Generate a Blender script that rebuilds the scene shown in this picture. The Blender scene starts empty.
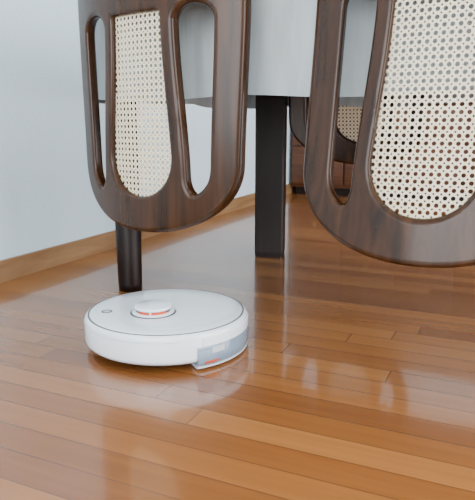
import bpy, bmesh, math, random
from mathutils import Vector, Matrix
random.seed(4)
C=bpy.context.scene.collection
# ------------------------------------------------------------------ materials
def newmat(name):
    m=bpy.data.materials.new(name); m.use_nodes=True
    nt=m.node_tree; b=nt.nodes['Principled BSDF']
    return m,nt,b
def N(nt,t,**kw):
    n=nt.nodes.new(t)
    for k,v in kw.items(): setattr(n,k,v)
    return n
def plain(name,col,rough=.5,metal=0,coat=0,noise=.06,bump=0,scale=30,**kw):
    m,nt,b=newmat(name)
    tc=N(nt,'ShaderNodeTexCoord'); nz=N(nt,'ShaderNodeTexNoise'); nz.inputs['Scale'].default_value=scale
    nt.links.new(tc.outputs['Object'],nz.inputs['Vector'])
    r=N(nt,'ShaderNodeValToRGB'); r.color_ramp.elements[0].position=.3; r.color_ramp.elements[1].position=.7
    r.color_ramp.elements[0].color=[c*(1-noise) for c in col]+[1]
    r.color_ramp.elements[1].color=[min(1,c*(1+noise)) for c in col]+[1]
    nt.links.new(nz.outputs['Fac'],r.inputs['Fac']); nt.links.new(r.outputs['Color'],b.inputs['Base Color'])
    b.inputs['Roughness'].default_value=rough; b.inputs['Metallic'].default_value=metal
    b.inputs['Coat Weight'].default_value=coat
    if bump:
        bp=N(nt,'ShaderNodeBump'); bp.inputs['Strength'].default_value=bump; bp.inputs['Distance'].default_value=.002
        nt.links.new(nz.outputs['Fac'],bp.inputs['Height']); nt.links.new(bp.outputs['Normal'],b.inputs['Normal'])
    for k,v in kw.items(): b.inputs[k.replace('_',' ')].default_value=v
    return m
def wood(name,c1,c2,rough=.3,coat=.4,stretch=(40,40,3),spec=.35):
    m,nt,b=newmat(name)
    tc=N(nt,'ShaderNodeTexCoord'); mp=N(nt,'ShaderNodeMapping'); mp.inputs['Scale'].default_value=stretch
    nz=N(nt,'ShaderNodeTexNoise'); nz.inputs['Scale'].default_value=1.0; nz.inputs['Detail'].default_value=6; nz.inputs['Distortion'].default_value=.6
    r=N(nt,'ShaderNodeValToRGB'); r.color_ramp.elements[0].position=.32; r.color_ramp.elements[1].position=.7
    r.color_ramp.elements[0].color=list(c1)+[1]; r.color_ramp.elements[1].color=list(c2)+[1]
    nt.links.new(tc.outputs['Object'],mp.inputs['Vector']); nt.links.new(mp.outputs['Vector'],nz.inputs['Vector'])
    nt.links.new(nz.outputs['Fac'],r.inputs['Fac']); nt.links.new(r.outputs['Color'],b.inputs['Base Color'])
    b.inputs['Roughness'].default_value=rough; b.inputs['Coat Weight'].default_value=coat; b.inputs['Coat Roughness'].default_value=.15
    b.inputs['Specular IOR Level'].default_value=spec
    return m
M_walnut=wood('walnut_dark',(.018,.0064,.0016),(.052,.0185,.0045),.26,.06,(45,45,4),.28)
M_leg=wood('table_wood_dark',(.006,.0025,.002),(.013,.005,.0035),.42,.0,(45,45,4),.22)
M_base=wood('baseboard_wood',(.22,.115,.05),(.33,.19,.095),.4,.2,(4,4,30))
M_cab=wood('cabinet_wood',(.055,.018,.007),(.115,.040,.015),.4,.1,(3,12,40))
M_cane=plain('cane',(.77,.67,.48),.55,bump=.3,scale=300,noise=.14)
M_wall=plain('wallpaper',(.64,.77,.85),.85,noise=.05,bump=.8,scale=160)
M_ceil=plain('ceiling_paint',(.8,.8,.78),.9)
M_white=plain('robot_white',(.80,.85,.90),.2,coat=.5,noise=.01)
M_gray=plain('robot_gray',(.07,.075,.08),.4,noise=.02)
M_lt=plain('robot_light_gray',(.50,.53,.57),.35,noise=.02)
M_black=plain('robot_black',(.02,.02,.022),.45)
M_orange=plain('robot_orange',(.62,.06,.015),.4)
M_tank=plain('robot_tank',(.27,.35,.45),.08,coat=.6,Transmission_Weight=.35,IOR=1.3)
M_frame=plain('window_frame_white',(.7,.7,.7),.5)
M_knob=plain('knob_metal',(.3,.22,.14),.4,metal=1)
M_seat=plain('seat_fabric',(.30,.22,.15),.9,bump=.4,scale=200)
def cloth_mat():
    m,nt,b=newmat('tablecloth_fabric')
    tc=N(nt,'ShaderNodeTexCoord'); mp=N(nt,'ShaderNodeMapping'); mp.inputs['Scale'].default_value=(40,40,5)
    w=N(nt,'ShaderNodeTexNoise'); w.inputs['Scale'].default_value=1; w.inputs['Detail'].default_value=8
    nt.links.new(tc.outputs['Object'],mp.inputs['Vector']); nt.links.new(mp.outputs['Vector'],w.inputs['Vector'])
    r=N(nt,'ShaderNodeValToRGB'); r.color_ramp.elements[0].position=.3; r.color_ramp.elements[1].position=.7
    r.color_ramp.elements[0].color=(.36,.405,.42,1); r.color_ramp.elements[1].color=(.49,.54,.55,1)
    nt.links.new(w.outputs['Fac'],r.inputs['Fac']); nt.links.new(r.outputs['Color'],b.inputs['Base Color'])
    n2=N(nt,'ShaderNodeTexNoise'); n2.inputs['Scale'].default_value=500
    nt.links.new(tc.outputs['Object'],n2.inputs['Vector'])
    bp=N(nt,'ShaderNodeBump'); bp.inputs['Strength'].default_value=.3; bp.inputs['Distance'].default_value=.001
    nt.links.new(n2.outputs['Fac'],bp.inputs['Height']); nt.links.new(bp.outputs['Normal'],b.inputs['Normal'])
    b.inputs['Roughness'].default_value=.8; b.inputs['Sheen Weight'].default_value=.2
    return m
M_cloth=cloth_mat()
def floor_mat():
    m,nt,b=newmat('floor_planks')
    L=nt.links.new
    def mth(op,a,bb=None):
        n=N(nt,'ShaderNodeMath',operation=op)
        for i,v in enumerate((a,bb)):
            if v is None: continue
            if isinstance(v,(int,float)): n.inputs[i].default_value=v
            else: L(v,n.inputs[i])
        return n.outputs[0]
    tc=N(nt,'ShaderNodeTexCoord'); s=N(nt,'ShaderNodeSeparateXYZ'); L(tc.outputs['Object'],s.inputs[0])
    x,y=s.outputs['X'],s.outputs['Y']
    W=.060; LEN=1.3
    yr=mth('DIVIDE',y,W); row=mth('FLOOR',yr); fy=mth('FRACT',yr)
    wn=N(nt,'ShaderNodeTexWhiteNoise',noise_dimensions='1D'); L(row,wn.inputs['W'])
    xr=mth('ADD',mth('DIVIDE',x,LEN),mth('MULTIPLY',wn.outputs['Value'],7.0)); col=mth('FLOOR',xr); fx=mth('FRACT',xr)
    cb=N(nt,'ShaderNodeCombineXYZ'); L(row,cb.inputs[0]); L(col,cb.inputs[1])
    w2=N(nt,'ShaderNodeTexWhiteNoise',noise_dimensions='3D'); L(cb.outputs[0],w2.inputs['Vector'])
    # grain
    gx=mth('ADD',mth('MULTIPLY',x,3.0),mth('MULTIPLY',w2.outputs['Value'],37.0)); gy=mth('MULTIPLY',y,60.0)
    cg=N(nt,'ShaderNodeCombineXYZ'); L(gx,cg.inputs[0]); L(gy,cg.inputs[1]); L(mth('MULTIPLY',w2.outputs['Value'],11.0),cg.inputs[2])
    nz=N(nt,'ShaderNodeTexNoise'); nz.inputs['Scale'].default_value=1; nz.inputs['Detail'].default_value=6; nz.inputs['Distortion'].default_value=.4
    L(cg.outputs[0],nz.inputs['Vector'])
    fac=mth('ADD',mth('MULTIPLY',w2.outputs['Value'],.55),mth('MULTIPLY',nz.outputs['Fac'],.42))
    r=N(nt,'ShaderNodeValToRGB'); e=r.color_ramp.elements
    e[0].position=.1; e[0].color=(.150,.049,.012,1); e[1].position=.95; e[1].color=(.36,.148,.043,1)
    e2=e.new(.5); e2.color=(.245,.089,.022,1)
    L(fac,r.inputs['Fac'])
    ey=mth('MINIMUM',fy,mth('SUBTRACT',1.0,fy)); ex=mth('MINIMUM',fx,mth('SUBTRACT',1.0,fx))
    gapy=mth('LESS_THAN',ey,.019); gapx=mth('LESS_THAN',ex,.0009)
    gap=mth('MAXIMUM',gapy,gapx)
    mx=N(nt,'ShaderNodeMix',data_type='RGBA'); L(mth('MULTIPLY',gap,.65),mx.inputs[0]); L(r.outputs['Color'],mx.inputs[6]); mx.inputs[7].default_value=(.07,.025,.008,1)
    L(mx.outputs[2],b.inputs['Base Color'])
    b.inputs['Roughness'].default_value=.25
    b.inputs['Coat Weight'].default_value=.6; b.inputs['Coat Roughness'].default_value=.07
    bp=N(nt,'ShaderNodeBump'); bp.inputs['Strength'].default_value=.3; bp.inputs['Distance'].default_value=.001
    n3=N(nt,'ShaderNodeTexNoise'); n3.inputs['Scale'].default_value=9; L(tc.outputs['Object'],n3.inputs['Vector'])
    L(mth('ADD',mth('SUBTRACT',mth('MULTIPLY',nz.outputs['Fac'],.2),gap),mth('MULTIPLY',n3.outputs['Fac'],1.4)),bp.inputs['Height'])
    L(bp.outputs['Normal'],b.inputs['Normal']); L(bp.outputs['Normal'],b.inputs['Coat Normal'])
    return m
M_floor=floor_mat()
# ------------------------------------------------------------------ helpers
def link(name,me,mat,parent=None,smooth=False):
    o=bpy.data.objects.new(name,me); C.objects.link(o)
    if mat: me.materials.append(mat)
    if smooth:
        for p in me.polygons: p.use_smooth=True
    if parent: o.parent=parent
    return o
def empty(name,mat=Matrix()):
    o=bpy.data.objects.new(name,None); C.objects.link(o); o.empty_display_size=.1; o.matrix_world=mat
    return o
def boxmesh(name,boxes,bevel=0):
    bm=bmesh.new()
    for lo,hi in boxes:
        r=bmesh.ops.create_cube(bm,size=1)
        for v in r['verts']:
            v.co=Vector([lo[i]+(v.co[i]+.5)*(hi[i]-lo[i]) for i in range(3)])
    if bevel: bmesh.ops.bevel(bm,geom=bm.edges[:],offset=bevel,segments=3,affect='EDGES',profile=.5)
    me=bpy.data.meshes.new(name); bm.to_mesh(me); bm.free(); return me
def box(name,lo,hi,mat,parent=None,bevel=0,M=None):
    o=link(name,boxmesh(name,[(lo,hi)],bevel),mat,parent,bevel>0)
    if M is not None: o.matrix_world=M
    return o
def lathe(name,prof,mat,parent=None,seg=96,a0=0,a1=2*math.pi,smooth=True,loc=None):
    full=abs(a1-a0-2*math.pi)<1e-6
    bm=bmesh.new(); rings=[]
    n=seg if full else seg+1
    for k in range(n):
        a=a0+(a1-a0)*k/seg
        rings.append([bm.verts.new((r*math.cos(a),r*math.sin(a),z)) for r,z in prof])
    for k in range(seg):
        A=rings[k]; B=rings[(k+1)%n]
        for i in range(len(prof)-1): bm.faces.new((A[i],B[i],B[i+1],A[i+1]))
    if not full:
        bm.faces.new(rings[0][::-1]) ; bm.faces.new(rings[-1])
    bmesh.ops.remove_doubles(bm,verts=bm.verts,dist=1e-6)
    bmesh.ops.recalc_face_normals(bm,faces=bm.faces)
    me=bpy.data.meshes.new(name); bm.to_mesh(me); bm.free()
    o=link(name,me,mat,parent,smooth)
    if smooth:
        try: me.set_sharp_from_angle(angle=math.radians(35))
        except Exception: pass
    if loc: o.location=loc
    return o
def taper(name,pts,mat,parent,square=False,seg=24):
    """pts list of (Vector, radius) -> tube"""
    bm=bmesh.new(); rings=[]
    s=8 if square else seg
    for p,r in pts:
        ring=[]
        if square:
            c=r*.12
            for x,y in ((r,-r+c),(r,r-c),(r-c,r),(-r+c,r),(-r,r-c),(-r,-r+c),(-r+c,-r),(r-c,-r)):
                ring.append(bm.verts.new((p[0]+x,p[1]+y,p[2])))
        else:
            for k in range(s):
                a=2*math.pi*k/s; ring.append(bm.verts.new((p[0]+r*math.cos(a),p[1]+r*math.sin(a),p[2])))
        rings.append(ring)
    for A,B in zip(rings,rings[1:]):
        for i in range(s): bm.faces.new((A[i],A[(i+1)%s],B[(i+1)%s],B[i]))
    bm.faces.new(rings[0]); bm.faces.new(rings[-1])
    bmesh.ops.recalc_face_normals(bm,faces=bm.faces)
    me=bpy.data.meshes.new(name); bm.to_mesh(me); bm.free()
    return link(name,me,mat,parent,not square)
# ------------------------------------------------------------------ room
ang=math.radians(-24.7)
MR=Matrix.Translation((-.739,1.80,0))@Matrix.Rotation(ang,4,'Z')
P1,Q0,Q1,H=3.9,-3.2,3.05,2.4
box('floor',(-.1,Q0-.1,-.1),(P1+.1,Q1+.1,0),M_floor,M=MR)
box('ceiling',(-.1,Q0-.1,H),(P1+.1,Q1+.1,H+.1),M_ceil,M=MR)
box('wall_left',(-.1,Q0-.1,0),(0,Q1+.1,H),M_wall,M=MR)
box('wall_back',(0,Q1,0),(P1,Q1+.1,H),M_wall,M=MR)
# right wall with window opening, front wall with window opening
def wallhole(name,axis,lo,hi,w0,w1,z0,z1):
    b=[]
    def mk(a0,a1,zz0,zz1):
        l=list(lo);h=list(hi); l[axis]=a0;h[axis]=a1;l[2]=zz0;h[2]=zz1; b.append((l,h))
    mk(lo[axis],w0,0,H); mk(w1,hi[axis],0,H); mk(w0,w1,0,z0); mk(w0,w1,z1,H)
    o=link(name,boxmesh(name,b),M_wall); o.matrix_world=MR
wallhole('wall_right',1,(P1,Q0,0),(P1+.1,Q1,H),-1.6,1.6,.1,2.1)
wallhole('wall_front',0,(0,Q0-.1,0),(P1,Q0,H),.3,2.9,.3,2.1)
def window(name,axis,pos,w0,w1,z0,z1,power,col):
    e=empty(name,MR.copy())
    t=.04; segs=[]
    def add(a0,a1,zz0,zz1):
        l=[0,0,zz0];h=[0,0,zz1]; o=1-axis
        l[axis]=a0;h[axis]=a1;l[o]=pos-.02;h[o]=pos+.02; segs.append((l,h))
    add(w0,w0+t,z0,z1);add(w1-t,w1,z0,z1);add(w0,w1,z0,z0+t);add(w0,w1,z1-t,z1);m=(w0+w1)/2;add(m-t/2,m+t/2,z0,z1)
    o=link('window_sash',boxmesh('window_sash',segs),M_frame,e)
    L=bpy.data.lights.new('daylight','AREA'); L.shape='RECTANGLE'; L.size=w1-w0; L.size_y=z1-z0; L.energy=power; L.color=col
    lo=bpy.data.objects.new('daylight',L); C.objects.link(lo); lo.parent=e
    c=[0,0,(z0+z1)/2]; c[axis]=m; c[1-axis]=pos+(.1 if axis==1 else -.1)
    R=Matrix.Rotation(math.radians(90),4,'X') if axis==0 else Matrix.Rotation(math.radians(90),4,'Z')@Matrix.Rotation(math.radians(90),4,'X')
    lo.matrix_local=Matrix.Translation(c)@R
    return e
window('window_1',1,P1+.05,-1.6,1.6,.1,2.1,225,(.95,.98,1))
window('window_2',0,Q0-.05,.3,2.9,.3,2.1,150,(.93,.97,1))
box('baseboard_left',(0,Q0,0),(.012,Q1,.068),M_base,M=MR)
box('baseboard_back',(.012,Q1-.012,0),(P1,Q1,.068),M_base,M=MR)
# cabinet
cab=empty('sideboard_cabinet',MR@Matrix.Translation((.02,2.6,0)))
CW,CHH=2.59,1.12
box('carcass',(0,.015,.05),(CW,.43,CHH),M_cab,cab,.004)
box('plinth',(.03,.03,0),(CW-.03,.42,.05),M_leg,cab)
box('cabinet_top',(-.005,-.01,CHH),(CW+.01,.43,CHH+.03),M_cab,cab,.004)
for i in range(7):
    for j in range(4):
        x0=.01+i*.368; z0=.075+j*.26
        box('drawer_%d_%d'%(i,j),(x0,0,z0),(x0+.355,.02,z0+.245),M_cab,cab,.004)
        k=lathe('knob_%d_%d'%(i,j),[(0,.0),(.008,0),(.008,.012),(.014,.018),(.012,.026),(0,.028)],M_knob,cab,16)
        k.rotation_euler=(math.radians(90),0,0); k.location=(x0+.175,0,z0+.12)
# ------------------------------------------------------------------ table
u=Vector((.85,-.527,0)).normalized(); v=Vector((-u.y,u.x,0))
TH=.765
c0=Vector((-.318,1.712,0))-.075*v-.05*u
MT=Matrix.Translation(c0)@Matrix(((u.x,v.x,0,0),(u.y,v.y,0,0),(0,0,1,0),(0,0,0,1)))
table=empty('dining_table',MT)
TL,TW=1.55,.80
box('tabletop',(0,0,TH-.035),(TL,TW,TH-.004),M_leg,table,.004)
box('apron',(.06,.06,TH-.12),(TL-.06,TW-.06,TH-.035),M_leg,table)
MTi=MT.inverted()
def leg(name,w,r0,r1,square,rot=0):
    p=MTi@Vector(w)
    o=taper(name,[(Vector((0,0,0)),r1),(Vector((0,0,.02)),r1*1.03),(Vector((0,0,TH-.05)),r0)],M_leg,table,square)
    o.location=(p.x,p.y,0); o.rotation_euler=(0,0,rot)
leg('leg_1',(-.318,1.722,0),.044,.034,False)
leg('leg_2',(.122,2.20,0),.052,.050,True,math.radians(22))
leg('leg_3',MT@Vector((TL-.08,.09,0)),.044,.034,False)
leg('leg_4',MT@Vector((TL-.08,TW-.09,0)),.052,.050,True,math.radians(22))
# tablecloth
def tablecloth():
    bm=bmesh.new()
    R=.03
    corners=[((R,R),180),((TL-R,R),270),((TL-R,TW-R),0),((R,TW-R),90)]
    pts=[]
    for i,((cx,cy),a) in enumerate(corners):
        for k in range(9):
            t=math.radians(a+90*k/8); pts.append((cx,cy,math.cos(t),math.sin(t),R))
        (nx,ny),_=corners[(i+1)%4]
        t=math.radians(a+90); m=60
        for k in range(1,m):
            f=k/m; pts.append((cx+(nx-cx)*f,cy+(ny-cy)*f,math.cos(t),math.sin(t),R))
    prof=[(-.004,0),(.003,-.003),(.006,-.01)]+[(.008,-.01-.0214*k) for k in range(1,11)]
    rings=[]
    for (off,dz) in prof:
        ring=[]
        for i,(cx,cy,nx,ny,r) in enumerate(pts):
            dd=-dz/.23
            w=.0075*dd*math.sin(i*.42)+.004*dd*math.sin(i*.19+1)+.002*dd*math.sin(i*.9)
            rr=r+off+w+.006*dd
            zz=TH+dz+(.005*math.sin(i*.3) if dz<-.2 else 0)
            ring.append(bm.verts.new((cx+nx*rr,cy+ny*rr,zz)))
        rings.append(ring)
    n=len(pts)
    for A,B in zip(rings,rings[1:]):
        for i in range(n): bm.faces.new((A[i],B[i],B[(i+1)%n],A[(i+1)%n]))
    bm.faces.new(rings[0])
    bmesh.ops.recalc_face_normals(bm,faces=bm.faces)
    me=bpy.data.meshes.new('tablecloth'); bm.to_mesh(me); bm.free()
    o=link('tablecloth',me,M_cloth,None,True); o.matrix_world=MT
tablecloth()
# ------------------------------------------------------------------ chairs
def resample(pts,d=.008):
    P=[Vector(p) for p in pts]; P.append(P[0]); 
    Ls=[0]
    for a,b in zip(P,P[1:]): Ls.append(Ls[-1]+(b-a).length)
    n=int(Ls[-1]/d); out=[]; j=0
    for k in range(n):
        s=Ls[-1]*k/n
        while Ls[j+1]<s: j+=1
        t=(s-Ls[j])/max(1e-9,Ls[j+1]-Ls[j]); out.append(P[j].lerp(P[j+1],t))
    return out
def area(P): return .5*sum(a.x*b.y-b.x*a.y for a,b in zip(P,P[1:]+P[:1]))
def sm(t): t=max(0,min(1,t)); return t*t*(3-2*t)
def chair(name,M,B=.52,SH=.45,lean=.10,kb=1.15,w0=.238,w1=.244,pw=.060):
    root=empty(name,M)
    wo=lambda h:w0+(w1-w0)*sm(h/(B*.8))
    wc=lambda h:.072+.024*sm((h-.05)/(B*.72))
    CH=.16; hb=-.03
    # outer loop
    def half(fn,h0,h1,ch,n,inset=0):
        pts=[]; k=int((h1-ch-h0)/.01)
        for i in range(k): h=h0+(h1-ch-h0)*i/k; pts.append((fn(h)-inset,h))
        for i in range(31):
            t=math.pi/2*i/30; cx=math.cos(t)**(2/n) if i<30 else 0; sx=math.sin(t)**(2/n)
            h=h1-ch+ch*sx; pts.append(((fn(h)-inset)*cx,h))
        return pts
    r_=half(wo,hb,B,CH,2.15)
    outer=r_+[(-a,b) for a,b in r_[-2::-1]]
    c_=half(wc,.05,B-.082,.10,2.1)
    cane=c_+[(-a,b) for a,b in c_[-2::-1]]
    def slot(sgn):
        h0=.04; h1=B-.095; r=.035; L=[];Rr=[]
        hs=[h0+r-r*math.cos(math.pi/2*i/10) for i in range(11)]
        hs+=[h0+r+(h1-r-h0-r)*i/40 for i in range(1,40)]
        hs+=[h1-r+r*math.sin(math.pi/2*i/10) for i in range(11)]
        for h in hs:
            f=1
            if h<h0+r: f=math.sqrt(max(0,1-((h0+r-h)/r)**2))
            if h>h1-r: f=math.sqrt(max(0,1-((h-h1+r)/r)**2))
            cf=1
            if h>B-CH: cf=(1-((h-B+CH)/CH)**2.15)**(1/2.15)
            a=wc(h)+.034; b=wo(h)*cf-pw
            m=(a+b)/2; w=(b-a)/2*f
            L.append((m-w,h)); Rr.append((m+w,h))
        lp=L+Rr[-2:0:-1]
        return [(sgn*x,y) for x,y in lp]
    loops=[]
    for i,l in enumerate([outer,cane,slot(1),slot(-1)]):
        P=resample(l)
        a=area(P)
        if (i==0 and a<0) or (i>0 and a>0): P=P[::-1]
        loops.append(P)
    bm=bmesh.new(); t=.030; r=.010
    prof=[(r+.003,t/2)]+[(r-r*math.sin(q),t/2-r+r*math.cos(q)) for q in [math.pi/2*i/4 for i in range(5)]]
    prof=prof+[(d,-y) for d,y in prof[::-1]]
    capf=[];capb=[]
    for P in loops:
        n=len(P); nm=[]
        for i in range(n):
            d=(P[(i+1)%n]-P[i-1]).normalized(); nm.append(Vector((-d.y,d.x)))
        rings=[]
        for d,y in prof:
            rings.append([bm.verts.new((P[i].x+nm[i].x*d,y,P[i].y+nm[i].y*d)) for i in range(n)])
        for A,Bq in zip(rings,rings[1:]):
            for i in range(n): bm.faces.new((A[i],A[(i+1)%n],Bq[(i+1)%n],Bq[i]))
        for ring,c in ((rings[0],capb),(rings[-1],capf)):
            for i in range(n):
                c.append(bm.edges.get((ring[i],ring[(i+1)%n])))
    bmesh.ops.triangle_fill(bm,use_beauty=True,edges=capb,normal=(0,1,0))
    bmesh.ops.triangle_fill(bm,use_beauty=True,edges=capf,normal=(0,-1,0))
    x=-.23
    while x<.235:
        bmesh.ops.bisect_plane(bm,geom=bm.verts[:]+bm.edges[:]+bm.faces[:],plane_co=(x,0,0),plane_no=(1,0,0),dist=1e-5)
        x+=.023
    z=.02
    while z<B:
        bmesh.ops.bisect_plane(bm,geom=bm.verts[:]+bm.edges[:]+bm.faces[:],plane_co=(0,0,z),plane_no=(0,0,1),dist=1e-5)
        z+=.05
    def bend(x,y,h):
        return Vector((x,y+kb*x*x-lean*h-lean*h*h*0.6,SH+h))
    for vv in bm.verts: vv.co=bend(*vv.co)
    bmesh.ops.recalc_face_normals(bm,faces=bm.faces)
    me=bpy.data.meshes.new('back_frame'); bm.to_mesh(me); bm.free()
    o=link('back_frame',me,M_walnut,root,True)
    o.modifiers.new('wn','WEIGHTED_NORMAL')
    # cane
    bm=bmesh.new(); s=.0130
    def inside(x,h):
        m=.013
        if h<.036 or h>B-.068: return False
        hh=B-.082+m
        if h>hh: return False
        w=wc(h)+m
        if h>hh-.11:
            q=(h-hh+.11)/.11; w*=max(0,1-q**2.1)**(1/2.1)
        return abs(x)<w
    cache={}
    def V(x,h):
        k=(round(x,5),round(h,5))
        if k not in cache: cache[k]=bm.verts.new(bend(x,0,h))
        return cache[k]
    hr=s*.32; cd_=s*.18; e_=s/2
    for i in range(-9,10):
        for j in range(int(B/s)+1):
            cx=i*s; ch=.03+j*s
            if not inside(cx,ch): continue
            I=[V(cx+hr*math.cos(math.pi/4*k),ch+hr*math.sin(math.pi/4*k)) for k in range(8)]
            # outer points: right-mid, corner pair, top-mid, ...
            mids=[(e_,0),(0,e_),(-e_,0),(0,-e_)]
            pairs=[((e_,e_-cd_),(e_-cd_,e_)),((-e_+cd_,e_),(-e_,e_-cd_)),((-e_,-e_+cd_),(-e_+cd_,-e_)),((e_-cd_,-e_),(e_,-e_+cd_))]
            for q in range(4):
                m0=V(cx+mids[q][0],ch+mids[q][1]); m1=V(cx+mids[(q+1)%4][0],ch+mids[(q+1)%4][1])
                a=V(cx+pairs[q][0][0],ch+pairs[q][0][1]); b_=V(cx+pairs[q][1][0],ch+pairs[q][1][1])
                i0=I[2*q]; i1=I[2*q+1]; i2=I[(2*q+2)%8]
                bm.faces.new((i0,m0,a,i1)); bm.faces.new((i1,a,b_)); bm.faces.new((i1,b_,m1,i2))
    bmesh.ops.recalc_face_normals(bm,faces=bm.faces)
    me=bpy.data.meshes.new('cane_panel'); bm.to_mesh(me); bm.free()
    o=link('cane_panel',me,M_cane,root,False)
    md=o.modifiers.new('s','SOLIDIFY'); md.thickness=.002; md.offset=0
    # seat + legs
    o=box('seat_frame',(-.215,.055,SH-.055),(.215,.47,SH-.012),M_walnut,root,.012)
    o=box('seat_cushion',(-.19,.065,SH-.02),(.19,.455,SH),M_seat,root,.008)
    for i,sx in enumerate((-1,1)):
        taper('rear_leg_%d'%(i+1),[(Vector((sx*.205,-.02,0)),.014),(Vector((sx*.200,.045,SH-.1)),.02),(Vector((sx*.200,.045,SH-.0)),.018)],M_walnut,root)
        taper('front_leg_%d'%(i+1),[(Vector((sx*.19,.44,0)),.013),(Vector((sx*.18,.43,SH-.03)),.021)],M_walnut,root)
    box('seat_rail',(-.20,.015,SH-.05),(.20,.06,SH-.015),M_walnut,root,.006)
    return root
def inverted(pos,outward,zt=TH,SH=.45):
    o=Vector((outward[0],outward[1],0)).normalized()
    Y=-o; Z=Vector((0,0,-1)); X=Y.cross(Z)
    R=Matrix(((X.x,Y.x,Z.x,0),(X.y,Y.y,Z.y,0),(X.z,Y.z,Z.z,0),(0,0,0,1)))
    return Matrix.Translation((pos[0],pos[1],zt+SH+.001))@R
chair('dining_chair',inverted((-.220,1.385),(-.60,-.80)),B=.53,lean=.0,kb=.95,w0=.258,w1=.246,pw=.062)
chair('dining_chair',inverted((.340,1.075),(-.46,-.88)),B=.525,pw=.068)
chair('dining_chair',inverted((.415,2.12),(.527,.85)),B=.43)
# ------------------------------------------------------------------ robot vacuum
rb=empty('robot_vacuum',Matrix.Translation((-.157,1.275,0))@Matrix.Diagonal((1.02,1.0,.93,1)))
R=.175
lathe('body_shell',[(0,.014),(.150,.014),(.168,.018),(.1735,.024),(R,.03),(R,.074),(.1738,.0795),(.171,.083),(.1665,.0848)],M_white,rb,128)
lathe('rim_seam',[(.1676,.0830),(.1676,.0853),(.1640,.0853),(.1640,.0830)],M_gray,rb,128)
lathe('top_cover',[(.165,.083),(.1640,.0853),(.162,.0862),(.12,.087),(0,.0872)],M_white,rb,128)
lathe('bumper_seam',[(R-.002,.0705),(R+.0004,.0705),(R+.0004,.0695),(R-.002,.0695)],M_lt,rb,128,math.radians(60),math.radians(285))
lathe('underside',[(0,.008),(.145,.008),(.160,.014),(.150,.0145),(0,.0145)],M_black,rb,96)
tz=.0868
tur=(-.026,-.024,0)
lathe('turret_base',[(.049,tz-.002),(.049,tz+.001),(.046,tz+.002),(.0,tz+.002)],M_gray,rb,64,loc=tur)
lathe('turret_plinth',[(.045,tz),(.045,tz+.004),(.043,tz+.005),(.0,tz+.005)],M_white,rb,64,loc=tur)
lathe('turret_slot',[(.036,tz),(.036,tz+.014)],M_gray,rb,64,loc=tur)
lathe('turret_stripe',[(.0375,tz+.004),(.0375,tz+.0105),(.036,tz+.0105)],M_orange,rb,48,math.radians(225),math.radians(325),loc=tur)
lathe('turret_cap',[(.034,tz+.0115),(.0385,tz+.012),(.040,tz+.0145),(.0395,tz+.018),(.036,tz+.020),(0,tz+.0205)],M_white,rb,64,loc=tur)
for i in range(3):
    a=2*math.pi*i/3+.5
    o=box('turret_post_%d'%i,(-.002,-.002,tz),(.002,.002,tz+.012),M_lt,rb); o.location=(tur[0]+.038*math.cos(a),tur[1]+.038*math.sin(a),0)
bl=(-.126,-.020,0)
lathe('button_ring',[(.0115,.0862),(.0115,.0876),(.0085,.0876),(.0085,.0862)],M_gray,rb,32,loc=bl)
lathe('button',[(.0080,.0862),(.0080,.0873),(0,.0875)],M_lt,rb,32,loc=bl)
A0,A1=math.radians(-64),math.radians(24)
lathe('water_tank',[(.12,.010),(.168,.010),(.1765,.016),(.1778,.024),(.1778,.050),(.1765,.053),(.12,.053)],M_tank,rb,40,A0,A1)
lathe('tank_label',[(.174,.036),(.1783,.036),(.1783,.050),(.174,.050)],M_lt,rb,10,math.radians(-54),math.radians(-44))
lathe('tank_reflection',[(.174,.013),(.1778,.016),(.1783,.020),(.174,.020)],M_orange,rb,12,math.radians(-59),math.radians(-49))  # orange reflection low on the tank, put in as a coloured strip
lathe('dustbin_cover',[(.14,.054),(.1772,.054),(.1772,.072),(.1755,.074),(.14,.074)],M_white,rb,40,math.radians(-60),math.radians(15))
lathe('mop_plate',[(.10,.003),(.170,.003),(.176,.006),(.176,.010),(.10,.010)],M_lt,rb,40,A0,A1)
for s_ in (-1,1):
    w=lathe('wheel_%d'%(1 if s_<0 else 2),[(0,-.01),(.03,-.01),(.033,-.007),(.033,.007),(.03,.01),(0,.01)],M_black,rb,32)
    w.rotation_euler=(math.radians(90),0,0); w.location=(0,s_*.11,.033)
w=lathe('caster_wheel',[(0,-.008),(.012,-.008),(.014,0),(.012,.008),(0,.008)],M_black,rb,24); w.rotation_euler=(math.radians(90),0,0); w.location=(-.13,0,.014)
# ------------------------------------------------------------------ lights/world
L=bpy.data.lights.new('ceiling_fill','AREA'); L.shape='DISK'; L.size=1.0; L.energy=22; L.color=(1,.98,.94)  # soft fill light added under the ceiling, not a fixture of the room
lo=bpy.data.objects.new('ceiling_fill',L); C.objects.link(lo); lo.location=MR@Vector((1.9,.2,H-.05))
w=bpy.data.worlds.new('world'); bpy.context.scene.world=w; w.use_nodes=True
w.node_tree.nodes['Background'].inputs[0].default_value=(.75,.86,1,1); w.node_tree.nodes['Background'].inputs[1].default_value=1.0
# ------------------------------------------------------------------ camera
cd=bpy.data.cameras.new('camera'); cam=bpy.data.objects.new('camera',cd); C.objects.link(cam)
cd.sensor_fit='HORIZONTAL'; cd.sensor_width=36; cd.lens=600/475*36; cd.clip_start=.02
cam.location=(0,0,.485); cam.rotation_euler=(math.radians(90-12),0,0)
bpy.context.scene.camera=cam
